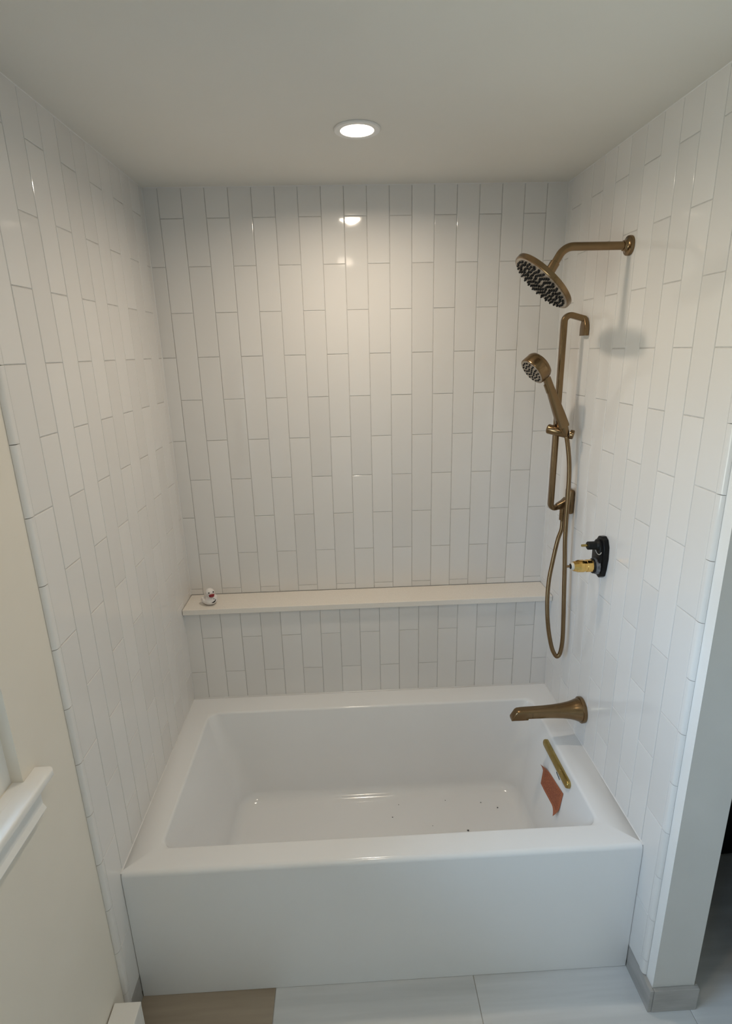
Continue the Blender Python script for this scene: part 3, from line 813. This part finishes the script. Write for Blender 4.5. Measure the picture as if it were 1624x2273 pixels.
bm = bmesh.new(); lathe(bm, (1.3705, YV, 1.1745), (-1, 0, 0), [(0, .0042), (.0095, .0040), (.0105, .003)], 14); P(obj('stem', bm, M['bronze'], smooth=True))
# bright crescent casting marks on the plate
for zc_, r_, a0, a1 in ((1.243, .0235, math.pi*1.15, math.pi*1.9),):
    bm = bmesh.new(); tube(bm, [(1.4516, YV-.012 + r_*math.cos(a0+(a1-a0)*i/10), zc_-.002 + r_*math.sin(a0+(a1-a0)*i/10)) for i in range(11)], .0013, 6)
    P(obj('cast_ridge', bm, M['nylon'], smooth=True))

# ------------------------------------------------------------------ tub spout
YS, ZS = -.487, .6020
sp_ = thing('tub_spout', 'bronze bathtub spout flaring to a round wall flange', 'spout', (W-.0009, YS, ZS))
def P(o): return reparent(o, sp_)
bm = bmesh.new(); lathe(bm, (W-.0008, YS, ZS), (-1, 0, 0), [(0, .0455), (.004, .0462), (.0100, .0462), (.0120, .0440)], 48); P(obj('wall_flange', bm, M['bronze'], smooth=True))
# sections: x, half width (y), top z, bottom z, roundness 0..1
SEC = [(1.4685, .0415, .6435, .5605, 1), (1.4600, .0400, .6420, .5625, 1), (1.4480, .0350, .6375, .5680, 1), (1.4300, .0300, .6320, .5730, .95), (1.4050, .0255, .6270, .5770, .85), (1.3750, .0220, .6230, .5795, .7),
       (1.3400, .0195, .6205, .5810, .55), (1.3050, .0182, .6190, .5812, .42), (1.2820, .0176, .6185, .5812, .38), (1.2805, .0176, .6184, .5758, .36), (1.2600, .0172, .6180, .5752, .36), (1.2440, .0168, .6165, .5750, .36), (1.2370, .0164, .6120, .5750, .36), (1.2290, .0156, .5980, .5752, .36), (1.2225, .0145, .5860, .5758, .36)]
bm = bmesh.new(); rr = []
for x, hw2, zt, zb, rd in SEC:
    hh = (zt-zb)/2; r_ = lerp(.006, min(hw2, hh)-.0001, rd) if rd < 1 else min(hw2, hh)-.0001
    r_ = min(r_, min(hw2, hh)-.0001)
    rr.append([bm.verts.new((x, YS+a, (zt+zb)/2+c)) for a, c in rrect(hw2, hh, r_, 6)])
for r0, r1 in zip(rr, rr[1:]):
    k = len(r0)
    for i in range(k): bm.faces.new((r0[i], r0[(i+1) % k], r1[(i+1) % k], r1[i]))
bm.faces.new(rr[0]); bm.faces.new(rr[-1])
P(obj('spout_body', bm, M['bronze'], smooth=True, angle=38))
bm = bmesh.new()
for zz in (.607, .600, .593):
    lathe(bm, (1.295, YS-.0179, zz), (0, -1, 0), [(0, .0013), (.0006, .0011)], 10)
P(obj('printed_dots', bm, M['black']))['label'] = 'three small black dots'

# ------------------------------------------------------------------ baseboard heater cover under the window
HT, HY1 = .185, -1.0665
ht = thing('heater_cover', 'white boxy low cover at the foot of the left painted wall', 'heater cover', (LX, HY1, 0))
def P(o): return reparent(o, ht)
P(obj('top_panel', boxbm(LX+.0035, .064, -2.14, HY1, HT-.012, HT, bev=.0015), M['trim_white']))
P(obj('front_panel', boxbm(.054, .0635, -2.14, HY1-.008, .030, HT-.0125, bev=.001), M['trim_white']))
P(obj('end_panel', boxbm(LX+.0035, .0635, HY1-.0075, HY1-.0005, .0005, HT-.0125, bev=.001), M['trim_white']))

# ------------------------------------------------------------------ dark cabinet in the next space, behind the stub wall
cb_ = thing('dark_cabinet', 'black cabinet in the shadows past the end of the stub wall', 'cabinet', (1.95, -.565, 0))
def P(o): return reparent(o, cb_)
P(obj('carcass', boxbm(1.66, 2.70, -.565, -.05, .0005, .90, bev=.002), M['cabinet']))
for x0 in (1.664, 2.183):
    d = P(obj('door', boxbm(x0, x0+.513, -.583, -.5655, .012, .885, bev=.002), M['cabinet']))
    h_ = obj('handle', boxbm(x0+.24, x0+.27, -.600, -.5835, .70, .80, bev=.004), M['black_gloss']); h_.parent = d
